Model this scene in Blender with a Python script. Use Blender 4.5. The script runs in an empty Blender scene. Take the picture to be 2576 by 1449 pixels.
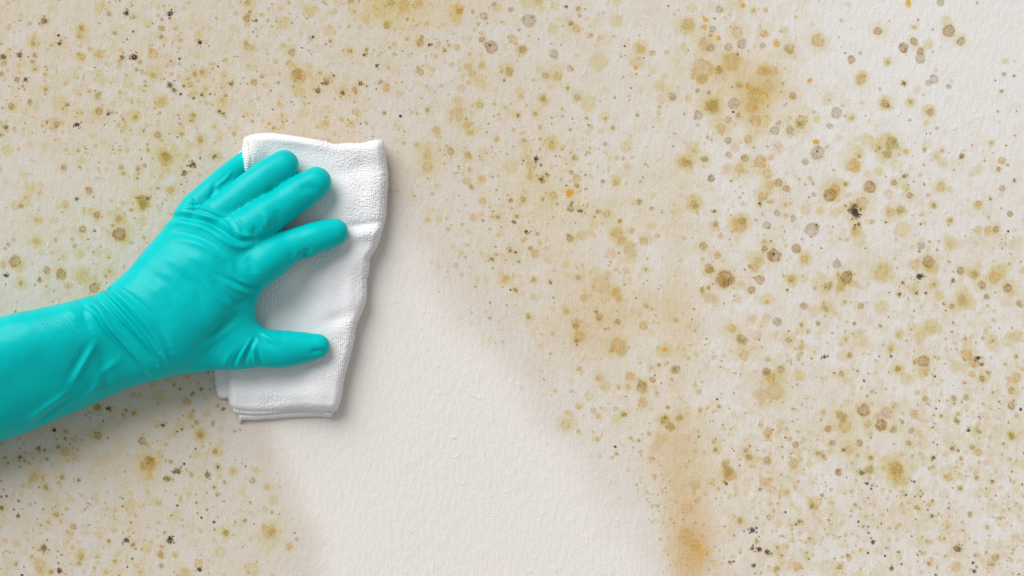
import bpy, math
import numpy as np
from mathutils import Vector
from mathutils.bvhtree import BVHTree

# ---------------------------------------------------------------- scene frame
# One unit of the working frame = 0.28 mm on the wall; x to the right, y down,
# h = height off the wall.  The wall is the plane Y = 0, the camera looks at it.
S = 0.00028
DIST = 1.30 / S                      # camera distance in working units
CX, CY = 1288.0, 724.5

def W(x, y, h):
    """working frame (true sizes at height h) -> metres"""
    return ((np.asarray(x) - CX) * S, -np.asarray(h) * S, (CY - np.asarray(y)) * S)

def at(x, y, h):
    """a sight line through wall point (x, y), taken at height h -> working frame"""
    k = (DIST - h) / DIST
    return (CX + (x - CX) * k, CY + (y - CY) * k, h)

scene = bpy.context.scene
cam_data = bpy.data.cameras.new('camera')
cam = bpy.data.objects.new('camera', cam_data)
scene.collection.objects.link(cam)
cam.location = (0, -DIST * S, 0)
cam.rotation_euler = (math.pi / 2, 0, 0)
cam_data.sensor_fit = 'HORIZONTAL'
cam_data.sensor_width = 36.0
cam_data.lens = 36.0 * DIST / 2576.0
cam_data.clip_start = 0.01
scene.camera = cam

world = bpy.data.worlds.new('room_light')
scene.world = world
world.use_nodes = True
bg = world.node_tree.nodes['Background']
bg.inputs['Color'].default_value = (1.0, 0.99, 0.98, 1)
bg.inputs['Strength'].default_value = 0.365

sun_data = bpy.data.lights.new('window_daylight', 'SUN')
sun_data.energy = 3.25
sun_data.angle = math.radians(45)
sun_data.color = (1.0, 0.99, 0.975)
sun = bpy.data.objects.new('window_daylight', sun_data)
scene.collection.objects.link(sun)
sun.location = (-1.0, -1.5, 1.0)
sun.rotation_euler = Vector((0.44, 0.61, -0.66)).to_track_quat('-Z', 'Y').to_euler()

scene.view_settings.view_transform = 'Standard'
scene.view_settings.look = 'None'
scene.view_settings.gamma = 1.0
scene.view_settings.use_curve_mapping = False
scene.view_settings.exposure = 0.0

# ---------------------------------------------------------------- helpers
def srgb(c):
    c = np.asarray(c, float) / 255.0
    return np.where(c <= 0.04045, c / 12.92, ((c + 0.055) / 1.055) ** 2.4)

_r0 = np.random.RandomState(11)
LAT = [_r0.rand(256, 256).astype(np.float32) for _ in range(8)]

def vnoise(x, y, scale, k=0):
    """value noise 0..1 on any coordinates"""
    L = LAT[k % 8]
    fx = np.asarray(x, np.float32) / scale + 500.37 + 17.3 * k
    fy = np.asarray(y, np.float32) / scale + 500.71 + 9.1 * k
    ix = np.floor(fx).astype(np.int64); iy = np.floor(fy).astype(np.int64)
    tx = (fx - ix).astype(np.float32); ty = (fy - iy).astype(np.float32)
    tx = tx * tx * (3 - 2 * tx); ty = ty * ty * (3 - 2 * ty)
    a = L[iy & 255, ix & 255]; b = L[iy & 255, (ix + 1) & 255]
    c = L[(iy + 1) & 255, ix & 255]; d = L[(iy + 1) & 255, (ix + 1) & 255]
    return (a * (1 - tx) + b * tx) * (1 - ty) + (c * (1 - tx) + d * tx) * ty

def sstep(e0, e1, x):
    t = np.clip((x - e0) / (e1 - e0), 0, 1)
    return t * t * (3 - 2 * t)

def poly_dist(px, py, pts):
    """distance to a polyline, signed by side, and the position along it (0..1)"""
    pts = np.asarray(pts, float)
    seg = np.diff(pts, axis=0); ln = np.hypot(seg[:, 0], seg[:, 1])
    cum = np.concatenate([[0], np.cumsum(ln)]); tot = cum[-1]
    best = np.full(px.shape, 1e9); sgn = np.ones(px.shape); par = np.zeros(px.shape)
    for i in range(len(seg)):
        dx = px - pts[i, 0]; dy = py - pts[i, 1]
        t = np.clip((dx * seg[i, 0] + dy * seg[i, 1]) / max(ln[i] ** 2, 1e-9), 0, 1)
        qx = dx - t * seg[i, 0]; qy = dy - t * seg[i, 1]
        d = np.hypot(qx, qy); m = d < best
        best = np.where(m, d, best)
        sgn = np.where(m, np.sign(seg[i, 0] * dy - seg[i, 1] * dx), sgn)
        par = np.where(m, (cum[i] + t * ln[i]) / tot, par)
    return best, sgn, par

def catmull(pts, n):
    """smooth curve through stations (any number of columns), n samples per span"""
    P = np.asarray(pts, float)
    P = np.vstack([2 * P[0] - P[1], P, 2 * P[-1] - P[-2]])
    out = []
    for i in range(1, len(P) - 2):
        for t in np.linspace(0, 1, n, endpoint=False):
            a, b, c, d = P[i - 1], P[i], P[i + 1], P[i + 2]
            out.append(0.5 * (2 * b + (c - a) * t + (2 * a - 5 * b + 4 * c - d) * t * t
                              + (3 * b - a - 3 * c + d) * t ** 3))
    out.append(P[-2])
    return np.array(out)

def make_mesh(name, verts, quads, extra=None):
    """verts (n,3) metres, quads (m,4) -> mesh, optional list of extra n-gons"""
    me = bpy.data.meshes.new(name)
    verts = np.asarray(verts, np.float32); quads = np.asarray(quads, np.int32)
    loops = quads.ravel(); sizes = np.full(len(quads), 4, np.int32)
    if extra:
        loops = np.concatenate([loops] + [np.asarray(e, np.int32) for e in extra])
        sizes = np.concatenate([sizes, np.array([len(e) for e in extra], np.int32)])
    me.vertices.add(len(verts)); me.vertices.foreach_set('co', verts.ravel())
    me.loops.add(len(loops)); me.loops.foreach_set('vertex_index', loops)
    me.polygons.add(len(sizes))
    me.polygons.foreach_set('loop_start', np.concatenate([[0], np.cumsum(sizes)[:-1]]).astype(np.int32))
    me.update(calc_edges=True); me.validate()
    me.polygons.foreach_set('use_smooth', np.ones(len(me.polygons), bool))
    return me

def link(name, me, mat, parent=None):
    o = bpy.data.objects.new(name, me)
    scene.collection.objects.link(o)
    if mat: me.materials.append(mat)
    if parent is not None: o.parent = parent
    return o

def grid_quads(nu, nv):
    i = np.arange(nu * nv).reshape(nv, nu)
    return np.stack([i[:-1, :-1], i[1:, :-1], i[1:, 1:], i[:-1, 1:]], -1).reshape(-1, 4)

def new_mat(name):
    m = bpy.data.materials.new(name); m.use_nodes = True
    nt = m.node_tree
    return m, nt, nt.nodes['Principled BSDF']

def node(nt, kind, **kw):
    n = nt.nodes.new(kind)
    for k, v in kw.items():
        if k in n.inputs.keys(): n.inputs[k].default_value = v
        else: setattr(n, k, v)
    return n

# ---------------------------------------------------------------- wall: mould map
# Colonies noted per patch of wall: kind, x, y, radius (patch units), optional strength.
# kinds: y pale yellow, t tan, o olive, b brown, g grey, k black, d dark brown,
#        r orange, p pinkish, n green
PATCH = {}
PATCH[(0, 0, 2.994)] = """d 330 160 33;k 950 98 26;k 1280 98 28;n 1000 130 25;o 1212 212 28;t 1320 212 20;b 1216 150 16;b 1216 282 20;y 1110 165 45;p 1190 68 20;p 1380 65 22;n 1230 45 12;b 820 105 18;y 745 62 45;k 440 265 14;k 450 328 22;k 1005 235 12;k 958 295 10;k 1505 320 24;y 1487 262 32;b 1577 347 8;o 865 250 20 .5;y 610 225 60;o 612 215 24;b 595 275 18;o 250 328 20;y 250 310 60;t 385 340 18;d 25 430 26;d 148 415 26;o 262 415 25;k 264 410 8;b 252 465 16;y 262 520 42;b 262 522 14;k 192 595 20;b 130 598 24;g 30 480 24;p 60 525 28;b 12 555 20;p 40 592 16;b 170 648 14;t 340 560 14;b 345 503 12;y 605 430 45;t 615 430 28;b 590 408 14;t 750 410 38;t 1155 405 42;d 920 430 24;k 1008 428 28;b 1053 468 18;k 1350 444 12;p 1290 485 40;k 1288 462 8;p 885 510 18;b 1030 525 16;y 1160 550 70;n 1155 565 30;k 712 510 6;k 773 514 5;y 750 555 35;y 770 610 40;k 716 680 8;o 740 720 32;b 345 670 16;b 340 710 10;y 985 640 35;b 1093 612 12;k 1095 648 10;o 1083 683 10;o 905 695 14;y 1120 655 20;d 1280 640 30;d 1310 680 20;k 1362 708 12;d 1383 650 14;t 1432 640 28;b 1465 555 18;y 1530 550 55;b 1525 545 16;k 1642 500 10;b 1410 595 10;d 1518 712 16;k 1582 710 8;k 1460 738 14;b 1508 768 8;y 1690 570 45;o 1690 572 10;d 1742 632 20;y 1742 640 32;y 1680 640 36;o 1675 755 14;y 1670 770 60;b 1700 718 12;y 1540 670 40;y 1345 575 20;b 1860 140 30;k 1930 155 16;o 1865 20 28;p 1730 40 30;y 2330 80 60;t 1775 100 18;o 1880 92 16;t 1967 112 16;y 2140 170 55;o 2050 198 12;o 2080 160 10;k 1905 240 8;t 1865 355 30;n 1850 320 20;b 2195 395 28;k 2355 275 14;y 2480 230 50;b 2490 310 14;k 2458 328 8;p 2180 300 22;y 1735 300 24;y 2130 880 40;t 2250 575 62;o 2240 560 40;y 2330 500 35;t 2410 550 20;k 2512 572 12;d 2460 622 30;k 2430 628 12;d 2395 682 28;y 2250 680 50;b 1915 620 24;b 2095 625 14;k 1970 580 6;y 2010 640 34;k 2045 680 8;k 2057 825 8;y 2290 845 45;y 2440 940 50;k 2460 882 8;p 1860 860 24;p 1980 910 24;o 1900 910 14;k 2105 972 5;y 90 800 60;b 85 800 24;o 225 768 26;y 460 790 80;d 512 790 16;o 480 815 12;t 618 852 16;o 580 850 12;b 745 840 28;k 810 858 14;d 825 850 16;o 930 900 14;n 875 845 14;y 1010 870 60;o 1020 880 24;p 395 930 60;b 430 940 24;b 355 920 12;p 330 955 25;k 580 938 22;k 555 958 6;d 45 958 22;o 97 968 7;b 5 1015 16;p 700 920 20;k 783 940 8;y 930 960 40;p 1180 925 24;y 1215 770 60;t 1215 770 35 .4;y 1410 800 25;o 1455 870 18;o 1445 910 20 .5;d 1650 838 18;d 1685 855 18;t 1615 960 16;p 1475 950 14;y 1660 1010 34;b 1190 1020 28;k 1335 1028 8;b 1370 1012 16;y 1360 990 40;n 1345 930 10;y 1510 1040 60;o 1510 1050 28;d 1620 1175 22;y 1630 1180 55;b 1678 1188 8;t 1245 1195 58;o 1250 1180 40;y 1320 1120 34;t 1408 1178 18;k 1508 1192 12;d 1455 1248 32;k 1430 1250 12;d 1388 1303 28;y 1240 1300 45;o 1115 1130 16;k 1052 1130 6;b 910 1260 20;b 1092 1245 16;b 1040 1272 20;b 930 1305 16;k 1040 1345 6;y 1030 1340 35;b 480 1262 24;y 610 1210 36;o 600 1260 12;b 590 1135 16;t 495 1130 18;y 60 1130 50;t 140 1120 14;p 690 1165 18;y 180 1320 30;b 670 1435 28;t 1285 1430 30;y 310 1395 30;y 230 1420 60"""
PATCH[(860, 0, 2.994)] = """y 300 60 90;t 465 35 45;n 370 20 35;b 70 8 20;d 130 8 10;k 55 65 6;k 100 85 7;k 12 35 8;t 585 25 35;y 90 95 30;p 185 170 28;y 185 140 40;y 345 185 45;o 345 195 30;b 490 145 14;r 540 145 14 .5;t 637 175 18;r 462 220 20 .25;y 860 90 74;r 870 80 50 .35;o 885 88 30;y 870 150 45;g 985 90 18;g 1065 120 30;b 1085 140 14;b 1097 178 8;b 1203 165 12;g 1275 70 24;g 1145 30 22;y 1170 60 40;g 1408 158 55;b 1440 125 16;b 1335 225 12;t 1055 250 18;b 1053 298 24;b 1125 350 52;k 1115 340 12;t 1292 298 38;r 1410 268 10;k 1480 295 7;y 1355 380 55;b 1360 370 28;k 840 258 6;b 605 278 18;b 590 320 30;k 655 336 12;d 672 335 18;o 495 290 16;o 695 292 10;t 730 325 14;b 805 340 14;d 777 380 12;t 865 355 30;b 328 385 7;d 170 415 16;k 262 492 17;o 185 375 18;b 243 378 7;b 460 382 8;r 10 378 12;b 60 385 20;n 282 418 9;o 632 425 8;k 534 405 5;p 425 550 18;t 350 507 18;b 593 540 28;n 575 505 18;y 680 525 30;t 965 408 18;t 950 500 36;t 1055 490 28;t 980 555 32;r 1195 502 12;o 1262 540 35;y 1250 530 60;d 1225 606 12;g 1595 408 34;g 1718 520 28;y 1930 470 85;t 2255 370 34;y 2250 360 60;t 2340 400 26;r 2212 510 20;y 2220 480 60;t 2240 440 14;k 2130 347 10;b 2235 265 8;n 2105 420 14;k 1692 50 16;b 1780 65 18;g 1790 115 18;t 1765 215 34;b 1725 175 20;y 1590 225 50;p 1855 265 30;b 1880 265 12;p 1945 285 30;k 1967 98 8;y 2065 160 60;y 2070 10 40;y 1380 20 50;t 1480 15 30;y 1600 40 40;o 1535 570 28;t 1620 575 36;p 1350 730 28 .7;y 1340 690 45;y 1515 745 45;o 1515 745 30;o 1330 870 20;o 1455 855 22;o 1700 660 18;b 1775 730 28;y 1860 790 70;k 1858 945 12;d 1722 975 12;n 1985 895 16;y 1975 880 40;b 2040 962 16;y 1950 985 28;o 2228 870 14;b 2490 725 32;p 2390 750 32;y 2400 640 50;o 2390 805 12;d 140 632 20;d 185 648 12;b 295 615 18;t 335 660 34;p 410 620 20;d 5 700 24;b 95 675 24;b 105 700 10;p 430 710 30;t 105 845 34;b 322 852 16;k 443 876 13;k 145 928 9;o 185 928 16;y 230 955 20;t 70 920 20;k 470 990 8;p 900 660 40;y 1040 620 60;p 880 760 40;t 860 860 60 .4;p 910 830 35;b 640 830 18;t 1040 790 25;t 715 985 35;t 940 945 32;t 970 1000 24;t 1165 1050 24;g 790 1098 12;b 820 1140 26;o 950 1165 26;t 970 1190 16;p 815 1205 18;t 960 1275 18;n 425 1145 10;t 565 1090 18;t 640 1160 40 .4;t 640 1260 40 .4;o 645 1345 10;t 945 1365 34;t 1055 1350 26;b 975 1410 20;p 720 1410 36;k 1140 1335 10;k 1090 993 9;k 1143 878 7;b 1180 862 10;o 1150 785 12;k 1368 1213 9;k 1465 1200 24;d 1500 1245 14;t 1430 1250 44;y 1390 1170 50;t 1420 1325 28;y 1280 1250 60;d 1500 1350 24;d 1545 1315 18;y 1515 1330 50;g 1372 1055 16;y 1380 1090 45;y 1580 1080 70;b 1583 1070 12;t 1575 1100 30;b 1498 1048 12;k 1615 1175 8;p 1720 1145 18;o 1755 1190 24;k 1692 1240 5;k 1750 1242 5;p 1862 1240 18;r 1995 1160 12 .5;g 1980 1085 20 .4;y 2140 1100 60;t 1770 1345 38;o 1730 1300 22;p 1870 1325 24;t 2065 1375 28;y 2060 1360 45;k 1693 1400 10;r 1720 1440 24;b 1770 1400 20;o 1965 1370 20;p 2150 1250 36;b 2280 1240 8;k 2265 1335 8;t 2555 1220 30"""
PATCH[(1716, 0, 2.994)] = """g 278 72 28;r 462 40 20;y 440 40 36;t 540 78 20;t 628 75 22;r 172 150 25;r 172 205 20;b 215 270 14;g 232 218 28;t 415 240 48 .45;t 45 185 50;y 40 220 60;r 277 290 20;y 15 350 30;t 175 325 55;g 215 360 34;g 345 350 32;g 452 330 40;k 430 348 7;t 618 255 34;g 605 345 24;r 712 320 34;y 770 225 40;o 812 370 44 .5;k 418 412 9;t 1025 308 50;r 1030 5 10;r 1700 25 34 .6;g 1945 18 28;g 2222 22 12;y 1250 35 24;g 1195 152 12;n 1270 216 8;g 1560 160 11;b 1475 235 34 .5;t 1748 205 22;b 1888 222 11;y 1995 165 50;b 2010 235 48 .5;b 2100 312 32;b 1668 362 40 .6;b 1748 315 30 .6;b 1795 385 30;g 1795 440 40;b 1890 390 10;b 1688 412 9;y 1850 330 45;b 1275 450 32;b 1343 400 14;b 1228 400 10;y 1548 465 38;o 1550 470 12;y 2435 458 30;b 2500 463 7;g 2425 560 20;k 2485 578 6;k 2357 608 8;o 2405 688 17;t 1355 600 44;y 1360 560 36;g 1895 595 36;g 1855 625 24;g 2008 652 22;y 2030 610 18;d 1670 628 18;g 1490 670 13;b 1815 715 10;r 970 608 20;p 950 620 22;r 1050 597 6;k 770 520 7;t 600 535 35;t 640 532 36;t 690 530 38;k 500 628 7;r 495 655 22;t 540 710 60;r 600 690 18;r 640 720 14;t 640 660 60 .3;b 645 800 9;k 755 800 6;k 770 793 6;k 785 783 6;k 800 768 5;k 765 735 5;k 772 722 5;k 785 745 5;k 740 690 6;b 760 630 10;r 605 780 9;r 600 750 7;r 645 745 7;t 530 810 45;r 540 810 30 .35;t 550 910 50;y 620 900 60;o 830 720 34 .5;p 1105 745 60 .25;b 1108 750 8;g 1165 850 45;p 1205 790 16;g 1228 875 12;t 1275 885 22;g 1113 950 24;t 905 910 45;o 890 945 36;o 815 980 34 .5;y 1015 900 34;y 1525 785 65;o 1530 785 38;k 1555 792 6;k 1385 872 7;y 1715 770 46;b 1720 768 16;y 1860 830 52;b 1865 845 26;g 1715 905 14;y 1840 925 24;g 1915 967 14;k 1838 1005 7;b 2378 838 11;d 2517 838 8;n 2380 928 7;r 1000 1068 26 .9;g 1025 1150 55;k 1020 1140 12;t 1090 1105 16;g 930 1220 26;p 1185 1040 36 .3;y 1380 1050 55;o 1580 1085 58;y 1540 1060 70;o 1545 1165 36;y 1450 1090 45;o 1485 1113 16;y 1330 1140 50;b 1335 1180 12;r 1690 1140 26;y 1690 1145 34;g 1825 1128 20;y 1915 1165 36;t 1960 1135 20;g 2108 1175 22 .9;y 2330 1080 30;r 2330 1075 20 .5;k 2342 1147 6;t 2405 1210 32;b 2385 1275 18;b 2450 1245 14;b 1820 1240 12;g 1142 1280 12;t 1290 1245 55;r 1310 1265 25 .4;y 1480 1290 45;d 1672 1328 18;o 1745 1365 10;b 1595 1375 24;b 1410 1410 48 .6;y 1680 1410 40;d 1825 1392 10;t 1950 1410 38;y 2020 1430 30;y 2178 1312 24;d 2503 1363 15;b 2410 1420 26;y 1150 1400 85;t 1150 1430 45;o 1230 1390 20;p 970 1350 36;b 985 1385 14;p 855 1330 20;b 730 1375 30;b 785 1420 28;t 660 1390 34;g 370 1362 14;g 218 1345 28 .8;p 335 1270 45;t 430 1270 45;t 590 1225 48;t 665 1185 25;b 470 1190 30 .5;g 350 1165 26;g 345 1060 30;p 400 1110 36;p 730 1115 45;t 500 1050 36;t 290 970 40;g 120 870 36;o 195 1035 14;b 425 870 20;t 350 900 30;k 385 845 11;o 230 795 58;y 240 800 85;g 390 780 45;n 118 682 24;g 200 695 18;y 45 740 36;g 700 980 34;o 725 925 24 .5;y 80 1120 65;t 90 1135 16;o 165 1200 34;o 40 1230 40;y 40 1220 65;t 640 1310 40;p 470 1290 30;t 150 530 90;y 380 460 95;t 380 470 70;o 280 530 38;r 280 510 24 .4;t 150 600 40;o 430 640 26 .5"""
PATCH[(860, 484, 2.994)] = """t 1060 65 30;b 1275 60 20;o 1370 52 26;t 1590 25 35;r 1715 15 30;b 1510 50 14;o 1620 90 14;b 1720 120 30;d 1732 78 16;k 1782 140 12;d 1800 138 18;o 1820 98 10;b 1925 145 16;d 1905 187 12;t 1990 165 30;k 1145 140 9;r 1132 185 14;b 1180 190 18;o 1315 178 20;d 1298 222 18;b 1365 180 6;k 1388 298 17;b 1475 312 16;p 1550 355 20;b 1720 345 30;n 1700 318 18;y 1810 320 40;b 1587 187 8;o 1757 228 9;o 1408 222 9;k 1660 208 5;b 1556 238 6;p 990 190 36 .6;b 905 240 12 .4;p 960 300 24;b 1115 278 10;y 1195 290 20;t 800 278 18 .5;y 650 210 32;o 648 212 12 .5;g 685 12 16;y 690 130 20;y 735 200 30;p 940 398 24;p 885 485 16;p 860 555 28;b 935 488 9;g 965 562 9;k 1158 408 8;d 1268 438 22 .6;d 1310 452 14;b 1420 422 20;t 1455 465 34;p 1545 425 22;d 1133 505 20 .6;p 1210 475 20;b 1165 470 12;b 1235 510 10;b 1335 520 12;p 1555 515 30;g 1135 570 12;t 1230 650 34;y 1335 632 24;b 1447 658 20;p 1405 650 14;d 1570 682 16;k 1270 735 9;o 1305 735 20;y 1360 762 22;y 1440 790 24;k 1595 795 8;k 1613 780 4;g 1118 832 12;b 1243 848 11;o 1405 938 24;g 1115 948 14;t 1080 895 10;t 1830 795 36;t 1690 900 24;t 1760 980 36;o 1760 1010 28;t 1790 1080 44;k 1772 1150 10;o 1770 1120 22;p 1670 860 20;y 1590 880 24;n 1550 950 8;b 1915 900 16;b 1940 942 28 .5;o 2078 978 28;t 2275 1003 36;p 1940 1010 20;t 2060 755 36;t 2090 800 24;t 1950 690 70 .3;p 2000 620 40;p 2150 590 30;o 2290 855 24;k 2215 800 10;k 2268 685 7;b 2300 665 10;o 2295 580 16;o 2305 500 10;k 2385 730 7;b 2408 700 8;t 2170 440 60 .4;p 2030 470 45;t 2110 365 36;t 2072 305 38;t 2180 290 30;t 2275 365 34;b 2092 215 18;o 2240 70 28;b 2335 120 18;k 2400 152 6;n 2230 190 7;y 1900 240 40;y 2330 250 40;t 2375 330 22;b 1780 640 22;g 1815 570 12;t 2085 1150 60;b 2030 1190 16;t 2110 1200 40;r 2435 1180 24;y 2430 1190 70;g 2510 1335 36;o 2510 1335 20;t 2175 1385 38;p 2330 1320 40;b 2390 1300 16;p 2440 1290 24;b 2340 1410 24;o 2255 1435 36;t 1940 1400 30;t 1790 1330 20;t 1500 1345 10;p 1450 1220 16;p 1780 1240 14;k 1953 1255 4;p 500 390 20 .2;y 490 560 28 .2"""
PATCH[(1716, 484, 2.994)] = """y 90 80 75;o 95 90 32 .5;d 240 145 18;y 240 250 48;b 250 240 22;y 430 225 70;o 455 215 32;t 430 250 55 .4;n 553 215 16;g 635 250 32;b 655 270 12;b 770 293 10;g 978 285 52;d 1010 250 16;g 840 192 22;g 715 160 26;d 585 85 18;t 610 30 40;t 780 95 22;k 955 40 9;g 990 20 20;b 1115 22 48 .6;t 1150 10 40;y 930 135 42;y 1040 135 40;y 1150 155 48;k 1295 140 34;k 1310 165 30;d 1285 130 46 .5;d 1300 100 26 .6;t 1355 80 50;d 1330 240 18;k 1300 245 10;t 1305 295 30;b 1300 270 18;y 1330 350 70;r 977 397 9;k 1048 420 7;b 862 425 38 .55;b 692 475 52 .6;k 685 465 12;b 622 425 24;t 620 375 20;g 905 352 12;t 925 500 30;y 925 490 65;t 290 330 24;b 358 355 10;o 163 408 36 .5;t 265 475 28;o 210 580 26;b 200 575 36 .4;b 325 655 68 .55;o 330 680 40;y 330 640 80;t 570 510 26;t 550 570 30;o 510 555 20;y 560 500 70;b 585 658 38 .45;y 450 690 30;b 525 735 30 .5;p 215 795 50;p 410 800 45;k 387 780 8;k 547 793 6;o 198 720 18;b 152 735 18;y 640 810 60;r 640 825 20;o 825 655 28;y 825 660 55;r 765 630 14;d 793 735 14;g 1163 540 34;o 1230 650 62 .5;b 1240 640 48;y 1050 690 90;o 1100 705 34 .5;t 1195 715 34;p 1320 700 36;g 1228 825 16;r 1277 828 16 .5;o 1075 875 34;y 1080 870 65;b 918 857 30 .5;g 715 975 36;o 900 998 20;o 1020 985 22;p 530 950 40;p 635 940 40;t 375 1025 38;o 455 1110 48 .6;p 560 1080 40;b 950 1050 14;k 800 1040 8;o 803 1112 30;t 900 1165 24;b 1298 985 14;b 1345 855 26;y 1500 870 60;b 1490 1005 18;y 1340 1095 70;t 1235 1110 20;t 1625 1075 18;y 1640 1060 45;y 1860 1020 75;y 1860 1025 30;y 1920 1030 50;y 1790 1085 45;y 1575 1175 48;o 1575 1180 25 .4;k 1070 1240 16;k 1050 1250 10;k 1095 1235 10;k 975 1252 8;b 1265 1225 22;d 1485 1235 10;d 1575 1235 16;b 1690 1118 10;t 465 1225 36;t 650 1260 16;b 635 1350 34;o 640 1355 20;b 745 1335 30 .5;t 670 1405 36;o 1200 1370 26;d 1145 1365 12;k 1370 1420 12;d 1322 1345 12;k 1905 1385 10;o 1620 1330 30;y 1630 1340 50;b 1820 1270 44;b 1750 1280 16;y 1690 1410 60;y 1510 600 90;t 1500 610 55 .25;y 1660 280 70;o 1640 130 34 .5;y 1640 140 60;t 1560 150 40 .4;d 1535 225 12;p 1550 15 40;b 1715 20 24;b 1900 102 20;y 1880 90 40;y 2020 215 40;o 2018 212 20;y 2230 90 44;t 2230 85 24;d 2322 48 14;b 2470 165 24;g 2310 185 12;b 2365 280 30 .5;y 2230 280 38;t 2300 285 30 .4;k 2455 290 12;g 1800 400 30;g 1935 370 10;y 2020 385 62;y 2020 390 34;k 2405 355 7;p 1760 530 48;b 1855 520 44;y 1880 560 60;p 1725 645 18;k 1785 630 26;d 1800 630 30 .5;y 1900 690 50;o 1900 690 16;b 2100 588 30;o 2200 620 42 .6;y 2195 610 60;d 2042 665 22;y 2360 620 80;t 2360 640 50 .4;b 2258 700 32 .5;b 2450 720 34;k 2455 695 8;b 2295 785 22 .5;y 2120 820 75;o 2110 820 45 .35;b 2030 855 22;o 1970 840 12;d 1985 890 8;o 2540 840 30;k 1635 712 6;d 1662 682 16;d 1638 768 18;d 1765 758 16;y 1740 710 50;k 1745 893 10;k 1560 757 8;k 1835 760 12;b 2200 880 8;k 2040 983 6;k 2390 1025 7;y 2335 1120 60;b 2345 1115 14;g 2133 1103 16;b 2265 1097 12;y 2150 1130 45;t 2150 1225 45;t 2200 1280 45;k 2230 1250 20;d 2255 1295 16;k 2130 1262 8;t 2180 1370 28;b 2258 1405 24;d 2308 1360 18;y 2280 1380 60;o 2515 1235 22;y 1990 1190 26;d 2485 1020 12;y 2520 1080 50;y 2050 1310 60;t 2510 1390 40;k 1985 1103 6"""
PATCH[(0, 965, 2.994)] = """d 1355 42 12;o 1310 15 16;d 1455 70 16;d 1515 45 16;k 1578 42 7;b 1550 120 7;o 985 110 7;y 1200 110 60;t 1405 135 36;b 735 180 28;k 805 190 12;d 820 188 20;o 925 235 14;y 1010 220 36;o 1010 218 18;y 880 180 16;k 780 278 9;b 680 258 7;d 950 200 12;b 1640 170 16;d 1685 188 18;o 1452 203 18;t 1440 245 24;b 1475 290 16;b 1605 295 18;o 1450 325 12;d 1230 312 20;t 1182 322 14;k 1335 362 8;b 1365 347 16;y 1360 310 45;n 1340 265 9;y 1660 345 34;y 1510 390 65;o 1508 388 30;b 1070 435 30;k 1475 490 11;y 1475 530 36;b 1620 510 22;y 1640 515 50;n 1675 520 10;k 408 345 18;o 495 360 18;b 740 390 30;n 720 365 16;p 570 400 20;k 178 457 8;d 288 485 22 .6;d 335 500 14;d 152 555 22;b 440 475 20;t 485 515 38;p 235 525 24;b 190 520 12;p 575 560 40;b 35 560 14;b 60 598 12;k 250 560 8;b 355 570 12;g 150 630 12;t 255 705 38;y 348 685 18;b 470 705 20;p 425 700 14;d 592 730 16;k 292 783 9;o 345 780 22;y 380 805 22;o 432 750 8;k 8 735 10;k 612 845 8;t 1118 605 62 .8;o 1115 580 40;y 1210 535 34;b 1285 590 18;k 1385 605 13;d 1335 658 32 .7;k 1310 665 12;d 1265 718 30 .7;y 1130 700 40;y 1640 630 40;n 1640 625 22;k 1640 625 10;d 1560 690 26;t 1748 665 26 .5;n 1440 685 22;k 1850 620 9;y 1930 660 36;b 1775 577 7;g 1900 728 26;b 1690 743 14;o 1612 783 16;o 1635 835 14;b 1560 825 8;t 2015 780 24 .5;k 2110 778 8 .6;y 1830 830 24;p 1420 830 24;p 730 890 24;o 425 985 26;k 10 848 12;k 52 848 12;k 140 882 12;b 265 897 10;d 15 935 24;k 102 950 10;d 138 997 18;y 980 910 55;y 1180 890 45;t 1080 915 14;k 932 862 9;p 860 950 30;o 365 1043 12;b 555 1080 24;b 505 1110 10;k 1335 918 10;o 1480 898 12;k 1487 975 9;d 1560 948 12;k 1518 1010 14;k 1612 1043 14;o 1640 1005 8;y 1330 990 50;o 1290 990 8;b 1885 895 12;y 2060 880 45;o 2050 970 14 .5;k 2108 982 8 .6;p 2000 945 24;b 1845 1030 18 .5;o 1700 1130 28;n 1690 1125 36;o 1760 1138 8;t 2030 1120 60;b 2045 1120 30 .3;p 1885 1170 20;g 2235 1170 18;t 2178 1228 26;k 1830 1228 8;y 1660 1265 50;k 950 1180 26;k 1280 1182 28;p 1190 1150 20;n 1235 1132 14;p 1380 1148 20;b 820 1185 18;y 745 1140 36;o 1000 1215 20 .5;d 332 1240 36;y 545 1140 14;p 590 1190 24;p 125 1195 34;b 45 1260 10;b 25 1280 9;o 238 1300 14;o 1212 1292 30;t 1320 1292 20;b 1218 1230 16;y 1105 1245 45;y 610 1300 40;o 610 1305 24;b 597 1358 18;k 440 1350 12;k 452 1412 22;b 460 1290 10;k 1000 1320 11;k 958 1380 10;o 865 1335 20 .5;b 1218 1368 20;p 1030 1370 26;k 1505 1400 24;b 1575 1430 9;y 1490 1350 32;t 300 1370 50 .4;b 385 1420 20;b 120 1355 14;k 177 1383 8;k 165 1440 14;y 1060 1420 45;b 1845 1375 9;y 1905 1400 60;t 1390 1430 40 .3"""
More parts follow.
